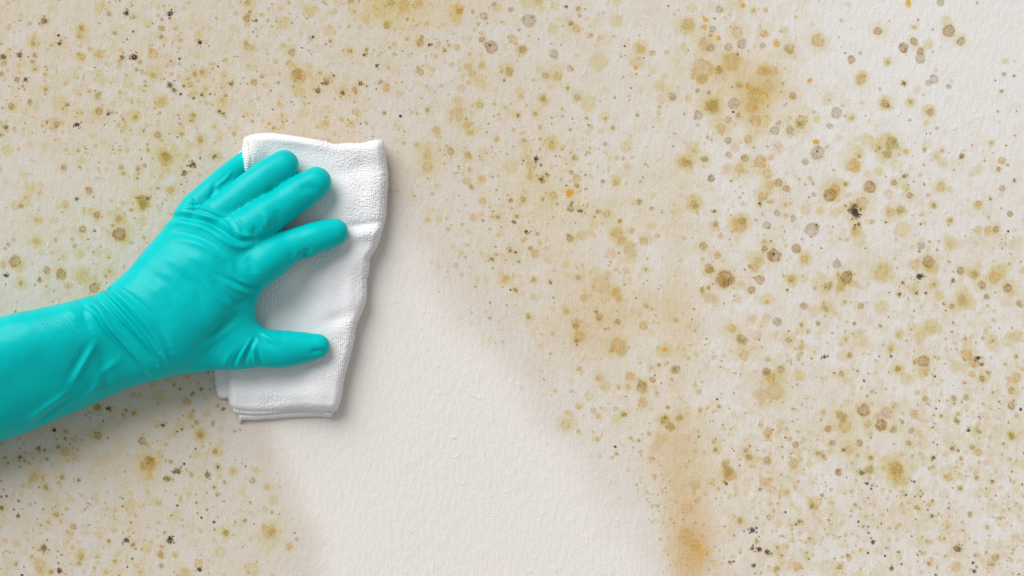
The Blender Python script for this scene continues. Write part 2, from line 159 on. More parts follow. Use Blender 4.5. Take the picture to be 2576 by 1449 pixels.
PATCH[(860, 965, 2.994)] = """b 1765 65 7;t 1578 90 10;t 1612 55 12;t 1785 170 24;t 1890 200 24;t 1930 245 24;p 1710 220 36;t 1690 310 40 .3;t 1785 360 20;p 2165 330 20;b 2125 232 22 .5;t 2265 145 38;o 2260 30 48 .6;t 2150 30 24;t 2080 25 18;y 1990 20 50;p 2360 30 30;b 2455 178 18;o 2430 270 36 .7;o 2475 325 38 .6;o 2545 255 34;k 2060 475 13;k 2093 432 6;o 2070 530 16;t 1895 365 12;p 1955 365 12;t 1925 418 18;o 1920 155 5;b 2010 153 6;k 2140 95 7;b 2045 62 6;b 2175 410 12;b 2240 430 14;b 2195 482 11;g 2315 380 16;p 2370 480 50;t 2400 420 40 .3;y 2070 260 40;y 1945 550 20;p 2330 570 36;t 2155 580 8;y 2160 650 20;o 2380 920 14;o 2420 720 9;o 2440 790 10;o 2445 820 9;o 2380 835 7;o 2475 880 8;o 2330 935 7;o 2390 960 8;o 2475 1020 12;o 2360 1030 8;o 2300 870 7;o 2280 835 6;o 2320 830 6;o 2345 832 6;o 2505 1050 10;o 2250 740 6;o 2355 915 7;o 2400 905 7;o 2430 930 6;o 2470 740 7;o 2485 770 6;o 2230 800 6;o 2095 858 6;o 2310 1020 6;o 2385 1040 6;o 2465 860 6;o 2420 820 7;o 2440 1080 6;y 2440 1260 24;p 2515 1365 18"""
PATCH[(1716, 965, 2.994)] = """t 128 60 22;t 95 12 18;k 265 118 12;k 297 75 6;b 280 170 14;t 135 200 20;p 40 180 18;p 590 80 60;t 690 60 70 .35;p 600 150 40;k 778 402 10;o 835 190 12;k 832 285 7;b 873 268 8;t 1065 215 20;b 1370 205 52 .5;k 1355 235 7;o 1200 250 46 .5;t 1230 320 55;b 1100 340 30 .5;p 1490 250 50 .6;b 1540 220 40 .3;b 1500 315 42 .6;o 1520 330 24;o 1590 345 28;t 1600 170 24;o 1430 60 16;o 1393 92 16;t 1395 310 34 .45;p 1415 375 28;b 1335 450 26 .5;b 1135 450 26 .5;t 640 365 36;t 650 410 30 .4;b 855 460 26;p 740 330 34;b 480 505 18;o 505 550 30 .5;o 640 580 34 .6;t 840 605 40;p 510 615 18;o 255 500 22;o 330 600 36 .5;o 340 660 40 .6;t 370 690 45;k 333 757 12;o 320 740 16;b 1025 528 22;b 1065 545 18;d 1215 500 16;t 1260 500 40 .4;o 1415 560 22;t 1320 545 20;d 1352 672 26;o 1420 650 40 .5;b 1175 670 28 .5;g 1280 600 14;k 1390 752 16;b 1430 765 12;k 1425 790 10;k 1237 708 7;o 1620 640 50 .4;t 1610 640 60 .4;t 1630 720 50 .4;b 1705 450 22;p 1655 538 18;p 1745 235 42 .7;o 1830 115 26;o 2135 105 26;b 2050 110 22;b 2050 150 12;k 1912 190 9;r 1900 238 12;b 1950 245 14;o 2080 230 16;d 2065 275 18;k 2078 290 7;k 2155 350 17;b 2240 365 16;p 2315 405 20;o 2485 398 28;n 2465 370 18;o 2480 50 30;b 2480 170 28;k 2548 193 14;d 2500 130 12;o 2388 140 14;o 1885 330 12;b 1730 350 22;b 1660 290 16;k 1925 460 8;d 2035 490 22 .7;d 2080 505 14;d 1895 560 22;b 2185 478 20;t 2230 515 34;p 2310 475 20;p 1985 530 24;b 2100 570 12;g 1890 625 14;t 2005 705 36;b 2215 708 20;d 2335 735 16;p 2165 700 14;r 2090 685 14 .5;k 2035 787 9;o 2090 785 22;k 1725 733 10;k 1748 740 12;d 1752 850 11;d 1797 850 11;k 1685 838 12;k 1885 885 10;k 2365 845 8;b 2010 900 9;o 1765 935 22;k 1848 950 9;d 1885 998 18;o 2170 985 24;n 2315 1003 10;o 2110 1045 12;b 2300 1085 22;k 1545 955 8;t 1450 910 14;o 1305 915 16;n 1275 960 12;o 1340 940 16;k 1418 905 6;b 1055 840 16;o 980 920 22;y 1000 900 60;k 778 968 12;d 640 1000 9;d 885 1040 20;d 860 1060 14;k 525 1100 26;k 560 1085 12;o 435 1035 28;k 578 1150 9;k 555 1175 8;k 530 1240 18;k 580 1250 24;k 640 1270 24;o 560 1195 18;o 720 1235 16;o 750 1295 14;k 540 1370 18;k 385 1340 14;d 360 1345 16;k 597 1430 8;k 550 1430 7;o 710 1395 30;t 870 1380 40;k 958 1318 8;k 937 1272 6;o 960 1165 12;k 1325 1040 14;b 1360 1078 12;k 1402 1078 10;k 1435 1195 16;d 1425 1165 10;k 1397 1275 12;k 1527 1298 11;d 1630 1268 16 .6;n 1560 1090 18;p 1560 1175 18;p 1615 1178 18;p 1860 1195 24;d 1578 1395 20;d 2075 1245 34;o 1190 1380 24;k 2190 1350 13;k 2198 1412 20;b 2205 1295 12;o 2360 1310 34 .5;b 2340 1360 18;o 1983 1302 12;b 1790 1260 9;b 1770 1285 8;o 1920 1385 10;k 1910 1440 14;t 2060 1380 45 .4;b 1860 1355 16;p 2560 1185 20;t 100 1220 45;r 130 1270 60 .3;t 30 1150 60 .4;p 50 950 60;t 100 770 40 .4;b 325 820 8;p 660 790 45;t 620 740 40;b 590 795 16;o 400 1000 10;t 1260 1310 30;o 1250 1295 16"""
PATCH[(0, 484, 5.988)] = """y 240 200 90;b 320 205 40;b 380 75 18;t 590 20 24;y 380 100 110;y 985 180 80;t 985 180 60 .3;y 880 215 55;k 1157 95 30 .7;b 1455 330 52;t 1475 380 40;y 1290 290 80;t 550 415 42;y 600 430 80;p 810 410 80 .3;y 545 745 130;o 545 745 58 .35;g 1125 800 38;t 840 720 40;y 960 560 65;y 1110 560 55;b 1240 555 58 .5;y 1230 680 40;k 1425 580 26 .7;y 1555 550 55;y 1810 420 110;o 1790 390 65 .5;b 1695 500 28;b 1800 630 105 .55;g 1800 630 105 .3;y 1880 720 90;o 2160 120 95 .7;d 2230 90 38;o 2160 200 75 .6;b 2045 72 18;g 2450 172 18 .9;b 1980 270 30 .5;y 2140 420 100;d 2165 680 25 .6;k 2210 760 10;k 1325 705 16;y 960 985 65;k 960 1070 10;y 1195 920 95;b 1410 900 18;y 1460 900 80;y 1625 920 75;b 225 1040 90 .55;y 290 1120 100;p 45 1090 60 .7;g 75 850 30;g 130 790 40;k 95 1250 40;k 98 1385 14;y 320 1370 115;o 310 1370 36;b 710 1175 60;y 720 1260 70;b 915 1240 85 .55;y 900 1180 100;b 600 1320 45 .6;y 1240 1230 165;t 1240 1260 100 .3;p 1030 1400 70 .7;b 1420 1430 75;k 1425 1385 14;y 1650 1190 105;o 1645 1185 25;b 1590 1265 25;y 1450 1300 60;b 480 1080 14;k 1605 1355 12;b 1865 1110 20;b 1410 1080 14"""

# colour, default strength, outline roughness, edge start (fraction of radius)
KIND = {'y': ((196, 174, 98), .39, .14, .50), 't': ((190, 148, 82), .50, .16, .60),
        'o': ((146, 116, 40), .56, .22, .40), 'b': ((150, 110, 62), .48, .16, .70),
        'g': ((152, 130, 96), .46, .14, .72), 'k': ((54, 35, 15), .92, .26, .45),
        'd': ((108, 79, 38), .80, .18, .45), 'r': ((212, 154, 44), .75, .35, .45),
        'p': ((202, 168, 128), .45, .24, .50), 'n': ((132, 142, 50), .50, .30, .35)}

HAZE = ["66667876553000", "77667766555100", "55555666655342", "33222146654444",
        "33321025665555", "33331002566666", "34420000276666", "34431000186554"]
SPEC = ["67787655444211", "88888655445322", "45645466545444", "56422256555566",
        "55521036655666", "45651002566678", "77640000378899", "77641000158888"]
HAZE = np.array([[int(c) for c in r] for r in HAZE], np.float32) / 9
SPEC = np.array([[int(c) for c in r] for r in SPEC], np.float32) / 9

def coarse(tab, x, y):
    fx = np.clip(x / 184.0 - .5, 0, 12.999); fy = np.clip(y / 181.0 - .5, 0, 6.999)
    ix = fx.astype(int); iy = fy.astype(int); tx = fx - ix; ty = fy - iy
    tx = tx * tx * (3 - 2 * tx); ty = ty * ty * (3 - 2 * ty)
    return ((tab[iy, ix] * (1 - tx) + tab[iy, ix + 1] * tx) * (1 - ty)
            + (tab[iy + 1, ix] * (1 - tx) + tab[iy + 1, ix + 1] * tx) * ty)

STEP = 2.5
gx = np.concatenate([np.arange(-1510, -370, 40), np.arange(-370, -40, 6), np.arange(-40, 2618, STEP), np.arange(2621, 2950, 6), np.arange(2955, 4090, 40)]).astype(np.float32)
gy = np.concatenate([np.arange(-1100, -300, 40), np.arange(-300, -40, 6), np.arange(-40, 1490, STEP), np.arange(1494, 1750, 6), np.arange(1756, 2560, 40)]).astype(np.float32)
GX, GY = np.meshgrid(gx, gy)

# the wiped swath: from under the cloth down and to the right
wl = [(640, 1060), (700, 1150), (748, 1250), (790, 1360), (812, 1460), (830, 2600)]
wr = [(940, 200), (965, 400), (1045, 540), (1120, 690), (1235, 830), (1345, 960), (1425, 1080), (1500, 1180), (1610, 1330), (1700, 1450), (2300, 2600)]
def wiped(x, y):
    x = x + (vnoise(x, y, 70, 1) - .5) * 50; y = y + (vnoise(x, y, 70, 2) - .5) * 50
    yl = np.array([p[1] for p in wl], float); xl = np.array([p[0] for p in wl], float)
    yr = np.array([p[1] for p in wr], float); xr = np.array([p[0] for p in wr], float)
    L = np.interp(y, yl, xl); R = np.interp(y, yr, xr)
    m = sstep(-60, 70, x - L) * sstep(-50, 130, R - x)
    return m * sstep(340, 470, y + .35 * (x - 940))
WIPE = wiped(GX, GY).astype(np.float32)
DIRT = 1 - WIPE

clean = np.array([228, 223, 218], np.float32)
left_film = np.array([211, 203, 194], np.float32)          # untouched wall with thin grime; base tone set darker on the left
right_film = np.array([222, 217, 213], np.float32)
fr = sstep(900, 1900, GX)[..., None]  # base tone of the untouched wall lightens from left to right
COL = left_film * (1 - fr) + right_film * fr
f2 = (sstep(1750, 2250, GX) * (1 - sstep(150, 650, GY)))[..., None]        # barely touched upper corner
COL = COL * (1 - f2) + np.array([226, 224, 221], np.float32) * f2
COL = COL * DIRT[..., None] + clean * WIPE[..., None]
hz = coarse(HAZE, GX, GY) * DIRT
cloudy = .55 * vnoise(GX, GY, 110, 3) + .3 * vnoise(GX, GY, 45, 4) + .15 * vnoise(GX, GY, 14, 5)
tone = vnoise(GX, GY, 170, 6)[..., None]
hcol = np.array([205, 194, 158], np.float32) * (1 - tone) + np.array([209, 190, 162], np.float32) * tone
a = np.clip(hz * 1.15 * sstep(.22, .72, cloudy), 0, 1)[..., None] * .34
COL = COL * (1 - a) + hcol * a
for (x, y, rx, ry, c, s) in [(1748, 1385, 50, 75, (198, 146, 78), .52), (1722, 1300, 58, 190, (205, 168, 110), .38),
                             (1710, 1040, 34, 420, (207, 186, 150), .40), (1690, 700, 40, 300, (214, 200, 172), .40),
                             (1555, 800, 150, 90, (206, 170, 112), .28), (1905, 250, 70, 90, (206, 160, 80), .35),
                             (1840, 180, 110, 60, (206, 176, 115), .30), (1450, 800, 60, 110, (200, 168, 110), .2),
                             (1010, 20, 120, 50, (205, 178, 105), .35), (1660, 1130, 70, 80, (208, 168, 120), .3),
                             (1820, 1180, 120, 80, (206, 180, 130), .25), (1400, 520, 190, 120, (208, 186, 130), .22)]:
    q = ((GX - x) / rx) ** 2 + ((GY - y) / ry) ** 2
    m = (np.exp(-q) * s * (0.6 + .8 * (cloudy - .5 + .5)) * DIRT)[..., None]
    COL = COL * (1 - m) + np.array(c, np.float32) * m

mot = (.5 * vnoise(GX, GY, 26, 7) + .3 * vnoise(GX, GY, 12, 0) + .2 * vnoise(GX, GY, 6, 1))
spd = coarse(SPEC, GX, GY) * DIRT
a = (sstep(.46, .72, mot) * spd * .36)[..., None]
COL = COL * (1 - a) + np.array([201, 188, 142], np.float32) * a
mot2 = (.6 * vnoise(GX, GY, 34, 5) + .4 * vnoise(GX, GY, 13, 6))
a = (sstep(.52, .78, mot2) * spd * .34)[..., None]
COL = COL * (1 - a) + np.array([207, 182, 150], np.float32) * a
WX = (.65 * vnoise(GX, GY, 12, 0) + .35 * vnoise(GX, GY, 6, 2) - .5).astype(np.float32) * 2
WY = (.65 * vnoise(GX, GY, 12, 1) + .35 * vnoise(GX, GY, 6, 3) - .5).astype(np.float32) * 2
GR = (.5 * vnoise(GX, GY, 6.0, 4) + .5 * vnoise(GX, GY, 3.2, 5)).astype(np.float32)

def stamp(kind, x, y, r, s=None, ring=0.0):
    c, a0, rough, e0 = KIND[kind]
    s = a0 if s is None else s
    R = r * (1.7 + rough)
    i0, i1 = np.searchsorted(gx, [x - R, x + R]); j0, j1 = np.searchsorted(gy, [y - R, y + R])
    if i1 <= i0 or j1 <= j0: return
    sl = (slice(j0, j1), slice(i0, i1))
    amp = rough * max(r, 5) * 1.6
    dx = GX[sl] - x + WX[sl] * amp; dy = GY[sl] - y + WY[sl] * amp
    q = np.hypot(dx, dy) / r
    m = 1 - sstep(e0, 1.12, q)
    g = GR[sl]
    grain = .35 + 1.3 * g if kind != 'y' else .6 + .8 * g
    if kind in 'kd': grain = .35 + 1.15 * g
    m = m * grain
    if ring:
        m = m * (1 + ring * (np.exp(-((q - .82) / .14) ** 2) - .35))
    m = np.clip(m * s * DIRT[sl], 0, .97)[..., None]
    COL[sl] = COL[sl] * (1 - m) + np.array(c, np.float32) * m

rs = np.random.RandomState(5)
# unnamed small growth by local density, out to the edges of the built wall
n = 0
for _ in range(28500):
    x = rs.uniform(-370, 2946); y = rs.uniform(-300, 1746)
    d = float(coarse(SPEC, np.array(x), np.array(y)))
    if rs.rand() > d * d * .9 + .06 * d: continue
    clump = float(vnoise(np.array(x), np.array(y), 60, 7))
    if clump < .36 and rs.rand() < .75: continue
    u = rs.rand()
    right = x > 1700 and y < 960
    if u < .30: stamp('y', x, y, rs.uniform(6, 18) if right else rs.uniform(4, 13), rs.uniform(.10, .32), ring=(.8 if rs.rand() < .4 else 0))
    elif u < .50: stamp('t', x, y, rs.uniform(2.5, 8), rs.uniform(.2, .5))
    elif u < .62: stamp('p', x, y, rs.uniform(3, 8), rs.uniform(.2, .5))
    elif u < .76: stamp('o', x, y, rs.uniform(1.6, 4), rs.uniform(.4, .8))
    elif u < .90: stamp('b', x, y, rs.uniform(1.5, 3.6), rs.uniform(.35, .8))
    elif u < .95: stamp('n' if not right else 'g', x, y, rs.uniform(2, 6), rs.uniform(.25, .5))
    elif u < .985: stamp('d', x, y, rs.uniform(1.4, 2.8), .8)
    else: stamp('k', x, y, rs.uniform(1.3, 2.6), .9)
order = 'yptnrgobdk'
allspots = []
for (ox, oy, sc), txt in PATCH.items():
    for e in txt.replace('\n', '').split(';'):
        f = e.split()
        allspots.append((f[0], ox + float(f[1]) / sc, oy + float(f[2]) / sc, float(f[3]) / sc,
                         float(f[4]) if len(f) > 4 else None))
for (k, x, y, r, s) in list(allspots):
    if k in 'obdt' and r > 4 and rs.rand() < .75:          # pale ring of growth around a colony
        allspots.append(('y', x + rs.uniform(-.4, .4) * r, y + rs.uniform(-.4, .4) * r, r * rs.uniform(1.7, 2.5), rs.uniform(.14, .30)))
allspots.sort(key=lambda q: order.index(q[0]))
for (k, x, y, r, s) in allspots:
    if k in 'kd':
        stamp(k, x, y, r * .92, s)
        if r > 5:
            for _ in range(4):
                an = rs.uniform(0, 6.28); rr = r * rs.uniform(.9, 1.5)
                stamp(k, x + rr * math.cos(an), y + rr * math.sin(an), r * rs.uniform(.16, .3), s)
    else:
        stamp(k, x, y, r * 1.04, s, ring=(.5 if k in 'gbto' and r > 8 else .35 if k == 'y' and rs.rand() < .5 else 0))

# relief of the paint: loose fibres and drips standing proud by a fraction of a millimetre
REL = np.zeros_like(GX)
FIB = [[(1178, 982), (1190, 995), (1200, 1000), (1210, 1003)], [(1213, 1130), (1217, 1135), (1218, 1155), (1216, 1166)],
       [(1220, 1172), (1225, 1181)], [(1155, 1212), (1164, 1218)], [(1340, 1402), (1347, 1403), (1347, 1411)],
       [(1030, 1333), (1038, 1340)], [(1511, 1072), (1517, 1079)], [(1100, 986), (1106, 991)], [(1325, 1055), (1328, 1050)],
       [(1272, 1235), (1274, 1240)], [(1382, 1248), (1383, 1256)], [(1090, 1420), (1087, 1440)], [(1550, 1305), (1556, 1309)],
       [(990, 757), (1003, 760)], [(965, 630), (972, 636)], [(1002, 877), (1007, 880)], [(1096, 915), (1101, 922)],
       [(1368, 1105), (1376, 1120)], [(418, 1128), (440, 1142)], [(243, 1135), (242, 1145)], [(300, 1195), (305, 1205), (315, 1213)],
       [(1790, 330), (1790, 345)], [(1760, 870), (1765, 890)], [(2015, 700), (2027, 712)], [(1955, 845), (1963, 855)],
       [(1222, 434), (1235, 444)], [(1133, 244), (1136, 250)]]
for _ in range(140):
    x = rs.uniform(-30, 2600); y = rs.uniform(-30, 1480); an = rs.normal(1.1, .5); L = rs.uniform(4, 12)
    FIB.append([(x, y), (x + L * math.cos(an), y + L * math.sin(an)), (x + 1.6 * L * math.cos(an + .5), y + 1.6 * L * math.sin(an + .5))])
for f in FIB:
    xs = [p[0] for p in f]; ys = [p[1] for p in f]
    i0, i1 = np.searchsorted(gx, [min(xs) - 10, max(xs) + 10]); j0, j1 = np.searchsorted(gy, [min(ys) - 10, max(ys) + 10])
    if i1 <= i0 or j1 <= j0: continue
    sl = (slice(j0, j1), slice(i0, i1))
    d, _, par = poly_dist(GX[sl], GY[sl], f)
    REL[sl] = np.maximum(REL[sl], 1.4 * np.exp(-(d / 2.0) ** 2) * (.4 + .6 * np.sin(np.clip(par, .05, .95) * math.pi)))
REL += (vnoise(GX, GY, 240, 1) - .5) * 1.5

vx, vy, vz = W(GX, GY, REL)
co = np.stack([vx, vy, vz], -1).reshape(-1, 3)
nvw = len(co)
x0, x1, z0, z1 = co[:, 0].min(), co[:, 0].max(), co[:, 2].min(), co[:, 2].max()
box = np.array([(x0, .001, z0), (x1, .001, z0), (x1, .001, z1), (x0, .001, z1),
                (x0, .10, z0), (x1, .10, z0), (x1, .10, z1), (x0, .10, z1)])
quads = grid_quads(len(gx), len(gy))
bq = np.array([(4, 7, 6, 5), (0, 4, 5, 1), (1, 5, 6, 2), (2, 6, 7, 3), (3, 7, 4, 0)]) + nvw
wall_me = make_mesh('wall_back', np.vstack([co, box]), np.vstack([quads, bq]))
att = wall_me.color_attributes.new('mould', 'FLOAT_COLOR', 'POINT')
rgba = np.ones((nvw + 8, 4), np.float32)
rgba[:nvw, :3] = srgb(COL.reshape(-1, 3))
rgba[nvw:, :3] = srgb(left_film)
att.data.foreach_set('color', rgba.ravel())

m_wall, nt, bs = new_mat('mouldy_plaster')
at_n = node(nt, 'ShaderNodeVertexColor', layer_name='mould')
tc = node(nt, 'ShaderNodeTexCoord')
# fibrous roller grain: stretched noise running down the wall at a slant
mp = node(nt, 'ShaderNodeMapping'); mp.inputs['Rotation'].default_value = (0, math.radians(14), 0)
mp.inputs['Scale'].default_value = (1.0, 1.0, 0.42)
nt.links.new(tc.outputs['Object'], mp.inputs['Vector'])
n1 = node(nt, 'ShaderNodeTexNoise', Scale=290.0, Detail=3.0, Roughness=0.55)
n2 = node(nt, 'ShaderNodeTexNoise', Scale=900.0, Detail=2.0, Roughness=0.6)
nt.links.new(mp.outputs[0], n1.inputs['Vector']); nt.links.new(tc.outputs['Object'], n2.inputs['Vector'])
ad = node(nt, 'ShaderNodeMath', operation='MULTIPLY_ADD'); ad.inputs[1].default_value = 0.38
nt.links.new(n2.outputs['Fac'], ad.inputs[0]); nt.links.new(n1.outputs['Fac'], ad.inputs[2])
bp = node(nt, 'ShaderNodeBump', Strength=0.48, Distance=0.0012)
nt.links.new(ad.outputs[0], bp.inputs['Height'])
# fine paper-like speckle in the colour
n3 = node(nt, 'ShaderNodeTexNoise', Scale=1500.0, Detail=2.0)
nt.links.new(tc.outputs['Object'], n3.inputs['Vector'])
mr = node(nt, 'ShaderNodeMapRange'); mr.inputs['From Min'].default_value = .3; mr.inputs['From Max'].default_value = .7
mr.inputs['To Min'].default_value = .955; mr.inputs['To Max'].default_value = 1.045
nt.links.new(n3.outputs['Fac'], mr.inputs['Value'])
# granular growth: the stain's strength over the bare wall varies grain by grain
base = tuple(float(q) for q in srgb((222, 217, 212)))
df = node(nt, 'ShaderNodeVectorMath', operation='SUBTRACT'); df.inputs[1].default_value = base
nt.links.new(at_n.outputs['Color'], df.inputs[0])
n4 = node(nt, 'ShaderNodeTexNoise', Scale=1150.0, Detail=3.0, Roughness=0.7)
nt.links.new(tc.outputs['Object'], n4.inputs['Vector'])
m4 = node(nt, 'ShaderNodeMapRange'); m4.inputs['From Min'].default_value = .30; m4.inputs['From Max'].default_value = .70
m4.inputs['To Min'].default_value = .55; m4.inputs['To Max'].default_value = 1.40
nt.links.new(n4.outputs['Fac'], m4.inputs['Value'])
sc = node(nt, 'ShaderNodeVectorMath', operation='SCALE')
nt.links.new(df.outputs[0], sc.inputs[0]); nt.links.new(m4.outputs[0], sc.inputs['Scale'])
ba = node(nt, 'ShaderNodeVectorMath', operation='ADD'); ba.inputs[1].default_value = base
nt.links.new(sc.outputs[0], ba.inputs[0])
cl = node(nt, 'ShaderNodeVectorMath', operation='MAXIMUM'); cl.inputs[1].default_value = (.030, .018, .009)
nt.links.new(ba.outputs[0], cl.inputs[0])
mx = node(nt, 'ShaderNodeVectorMath', operation='SCALE')
nt.links.new(cl.outputs[0], mx.inputs[0]); nt.links.new(mr.outputs[0], mx.inputs['Scale'])
nt.links.new(mx.outputs[0], bs.inputs['Base Color'])
nt.links.new(bp.outputs[0], bs.inputs['Normal'])
bs.inputs['Roughness'].default_value = 0.85
bs.inputs['Specular IOR Level'].default_value = 0.15
wall = link('wall_back', wall_me, m_wall)
wall['kind'] = 'structure'
wall['label'] = 'off-white plaster wall covered in yellow, brown and black mould with a wiped clean swath'
del GX, GY, WX, WY, GR, COL, REL, co, rgba, quads


# ---------------------------------------------------------------- the gloved hand
# chains of stations: (x, y, half width, height off the wall, half thickness)
def stations(rows):
    out = []
    for r in rows:
        x, y, a, h = r[:4]; b = r[4] if len(r) > 4 else a * .96
        k = (DIST - h) / DIST
        X, Y, H = at(x, y, h)
        out.append((X, Y, H, a * k, b * k))
    return np.array(out)

PALM = [
    [(345, 744, 58, 120, 50), (388, 688, 56, 114, 48), (434, 632, 55, 102, 48), (470, 578, 46, 96.4, 42)],
    [(375, 772, 72, 132, 54), (440, 692, 70, 128, 54), (500, 616, 60, 116, 50), (545, 562, 46, 101.2, 44)],
    [(400, 802, 78, 134, 56), (480, 712, 76, 132, 56), (560, 626, 64, 122, 54), (610, 584, 52, 108, 48)],
    [(420, 838, 78, 128, 56), (510, 762, 76, 126, 56), (596, 694, 60, 116, 52), (650, 664, 52, 102, 48)],
    [(400, 862, 80, 104, 54), (480, 860, 78, 90, 48), (550, 860, 70, 84, 42), (610, 866, 58, 82, 38)],
    [(614, 722, 40, 98.8, 32), (602, 775, 42, 96.4, 32), (594, 825, 44, 94, 36)],
]
# forearm in a stiff loose cuff: highest towards its upper side, falling away below
ARM = [
    [(-900, 1150, 100, 166, 92), (-620, 1070, 98, 166, 92), (-300, 975, 96, 164, 90), (0, 885, 86, 158, 84), (150, 842, 76, 150, 76), (250, 812, 70, 142, 70), (335, 792, 70, 134, 62)],
    [(-900, 1232, 112, 134, 90), (-620, 1150, 112, 134, 90), (-300, 1050, 110, 132, 88), (0, 962, 100, 129, 84), (150, 912, 90, 124, 78), (250, 872, 84, 119, 72), (335, 838, 88, 116, 66), (395, 815, 96, 114, 64)],
    [(-900, 1304, 92, 92, 74), (-620, 1218, 92, 92, 74), (-300, 1116, 90, 92, 72), (0, 1030, 78, 90, 68), (150, 979, 68, 90, 62), (250, 936, 66, 92, 58), (335, 882, 76, 98, 60)],
]
FING = [
    ([(636, 388, 22, 38), (613, 407, 26, 42), (590, 428, 29, 52), (555, 460, 32, 76), (520, 493, 34, 92), (485, 530, 38, 96.4), (462, 572, 36, 100.4)], 12),   # little
    ([(715, 415, 38, 82), (670, 446, 43, 90), (622, 481, 42, 96.4), (577, 515, 41, 104), (535, 547, 40, 112), (505, 590, 40, 116)], 12),                      # ring
    ([(794, 459, 41, 86), (755, 485, 44, 92.4), (712, 514, 46, 98.4), (666, 546, 50, 109), (617, 580, 52, 120), (580, 610, 46, 124)], 14),                    # middle
    ([(841, 584, 36, 82), (800, 597, 41, 90), (760, 610, 42, 94.8), (720, 625, 45, 99.6), (680, 648, 54, 108), (636, 676, 52, 118)], 16),                    # index
    ([(798, 871, 32, 74, 28), (750, 875, 42, 78, 34), (700, 878, 48, 84, 38), (650, 874, 51, 86, 40), (590, 862, 64, 84, 42)], 14),                       # thumb
]
VS = 4.5
lo = np.array([-700.0, 330.0, 0.0]); hi = np.array([890.0, 1360.0, 360.0])
ax = [np.arange(lo[i], hi[i], VS).astype(np.float32) for i in range(3)]
NX, NY, NH = (len(q) for q in ax)

def chain_field(rows, n, pad=40):
    """distance field of one chain, on the block of the grid around it"""
    st = catmull(stations(rows), n)
    m = st[:, 3:].max(1)[:, None] + pad
    b0 = (st[:, :3] - m).min(0); b1 = (st[:, :3] + m).max(0)
    dim = (NX, NY, NH)
    blk = [slice(max(0, int((b0[c] - lo[c]) / VS)), min(dim[c], int((b1[c] - lo[c]) / VS) + 2)) for c in range(3)]
    F = np.full([q.stop - q.start for q in blk], 1e3, np.float32)
    for i in range(len(st) - 1):
        p, q = st[i], st[i + 1]
        m = max(p[3], q[3], p[4], q[4]) + pad
        c0 = np.minimum(p[:3], q[:3]) - m; c1 = np.maximum(p[:3], q[:3]) + m
        s = [slice(max(blk[c].start, int((c0[c] - lo[c]) / VS)), min(blk[c].stop, int((c1[c] - lo[c]) / VS) + 2)) for c in range(3)]
        if any(z.stop <= z.start for z in s): continue
        X = ax[0][s[0]][:, None, None]; Y = ax[1][s[1]][None, :, None]; H = ax[2][s[2]][None, None, :]
        p32 = p.astype(np.float32); v = (q[:3] - p[:3]).astype(np.float32); L2 = np.float32(v @ v + 1e-9)
        t = np.clip(((X - p32[0]) * v[0] + (Y - p32[1]) * v[1] + (H - p32[2]) * v[2]) / L2, 0, 1)
        A = p32[3] + t * np.float32(q[3] - p[3]); B = p32[4] + t * np.float32(q[4] - p[4])
        rx = X - p32[0] - t * v[0]; ry = Y - p32[1] - t * v[1]; rh = (H - p32[2] - t * v[2]) * (A / B)
        d = (np.sqrt(rx * rx + ry * ry + rh * rh) - A) * np.minimum(1, B / A)
        l = tuple(slice(s[c].start - blk[c].start, s[c].stop - blk[c].start) for c in range(3))
        F[l] = np.minimum(F[l], d)
    return tuple(blk), F

def smin(a, b, k):
    h = np.maximum(k - np.abs(a - b), 0) / k
    return np.minimum(a, b) - h * h * (k * .25)

hand = np.full((NX, NY, NH), 1e3, np.float32)
for rows, k in [(r, 26) for r in PALM] + [(r, 45) for r in ARM]:
    s, f = chain_field(rows, 6 if k == 26 else 4)
    hand[s] = smin(hand[s], f, k)
FIELD = hand.copy()
for rows, k in FING:
    s, f = chain_field(rows, 5)
    FIELD[s] = np.minimum(FIELD[s], smin(hand[s], f, k))
del hand, f

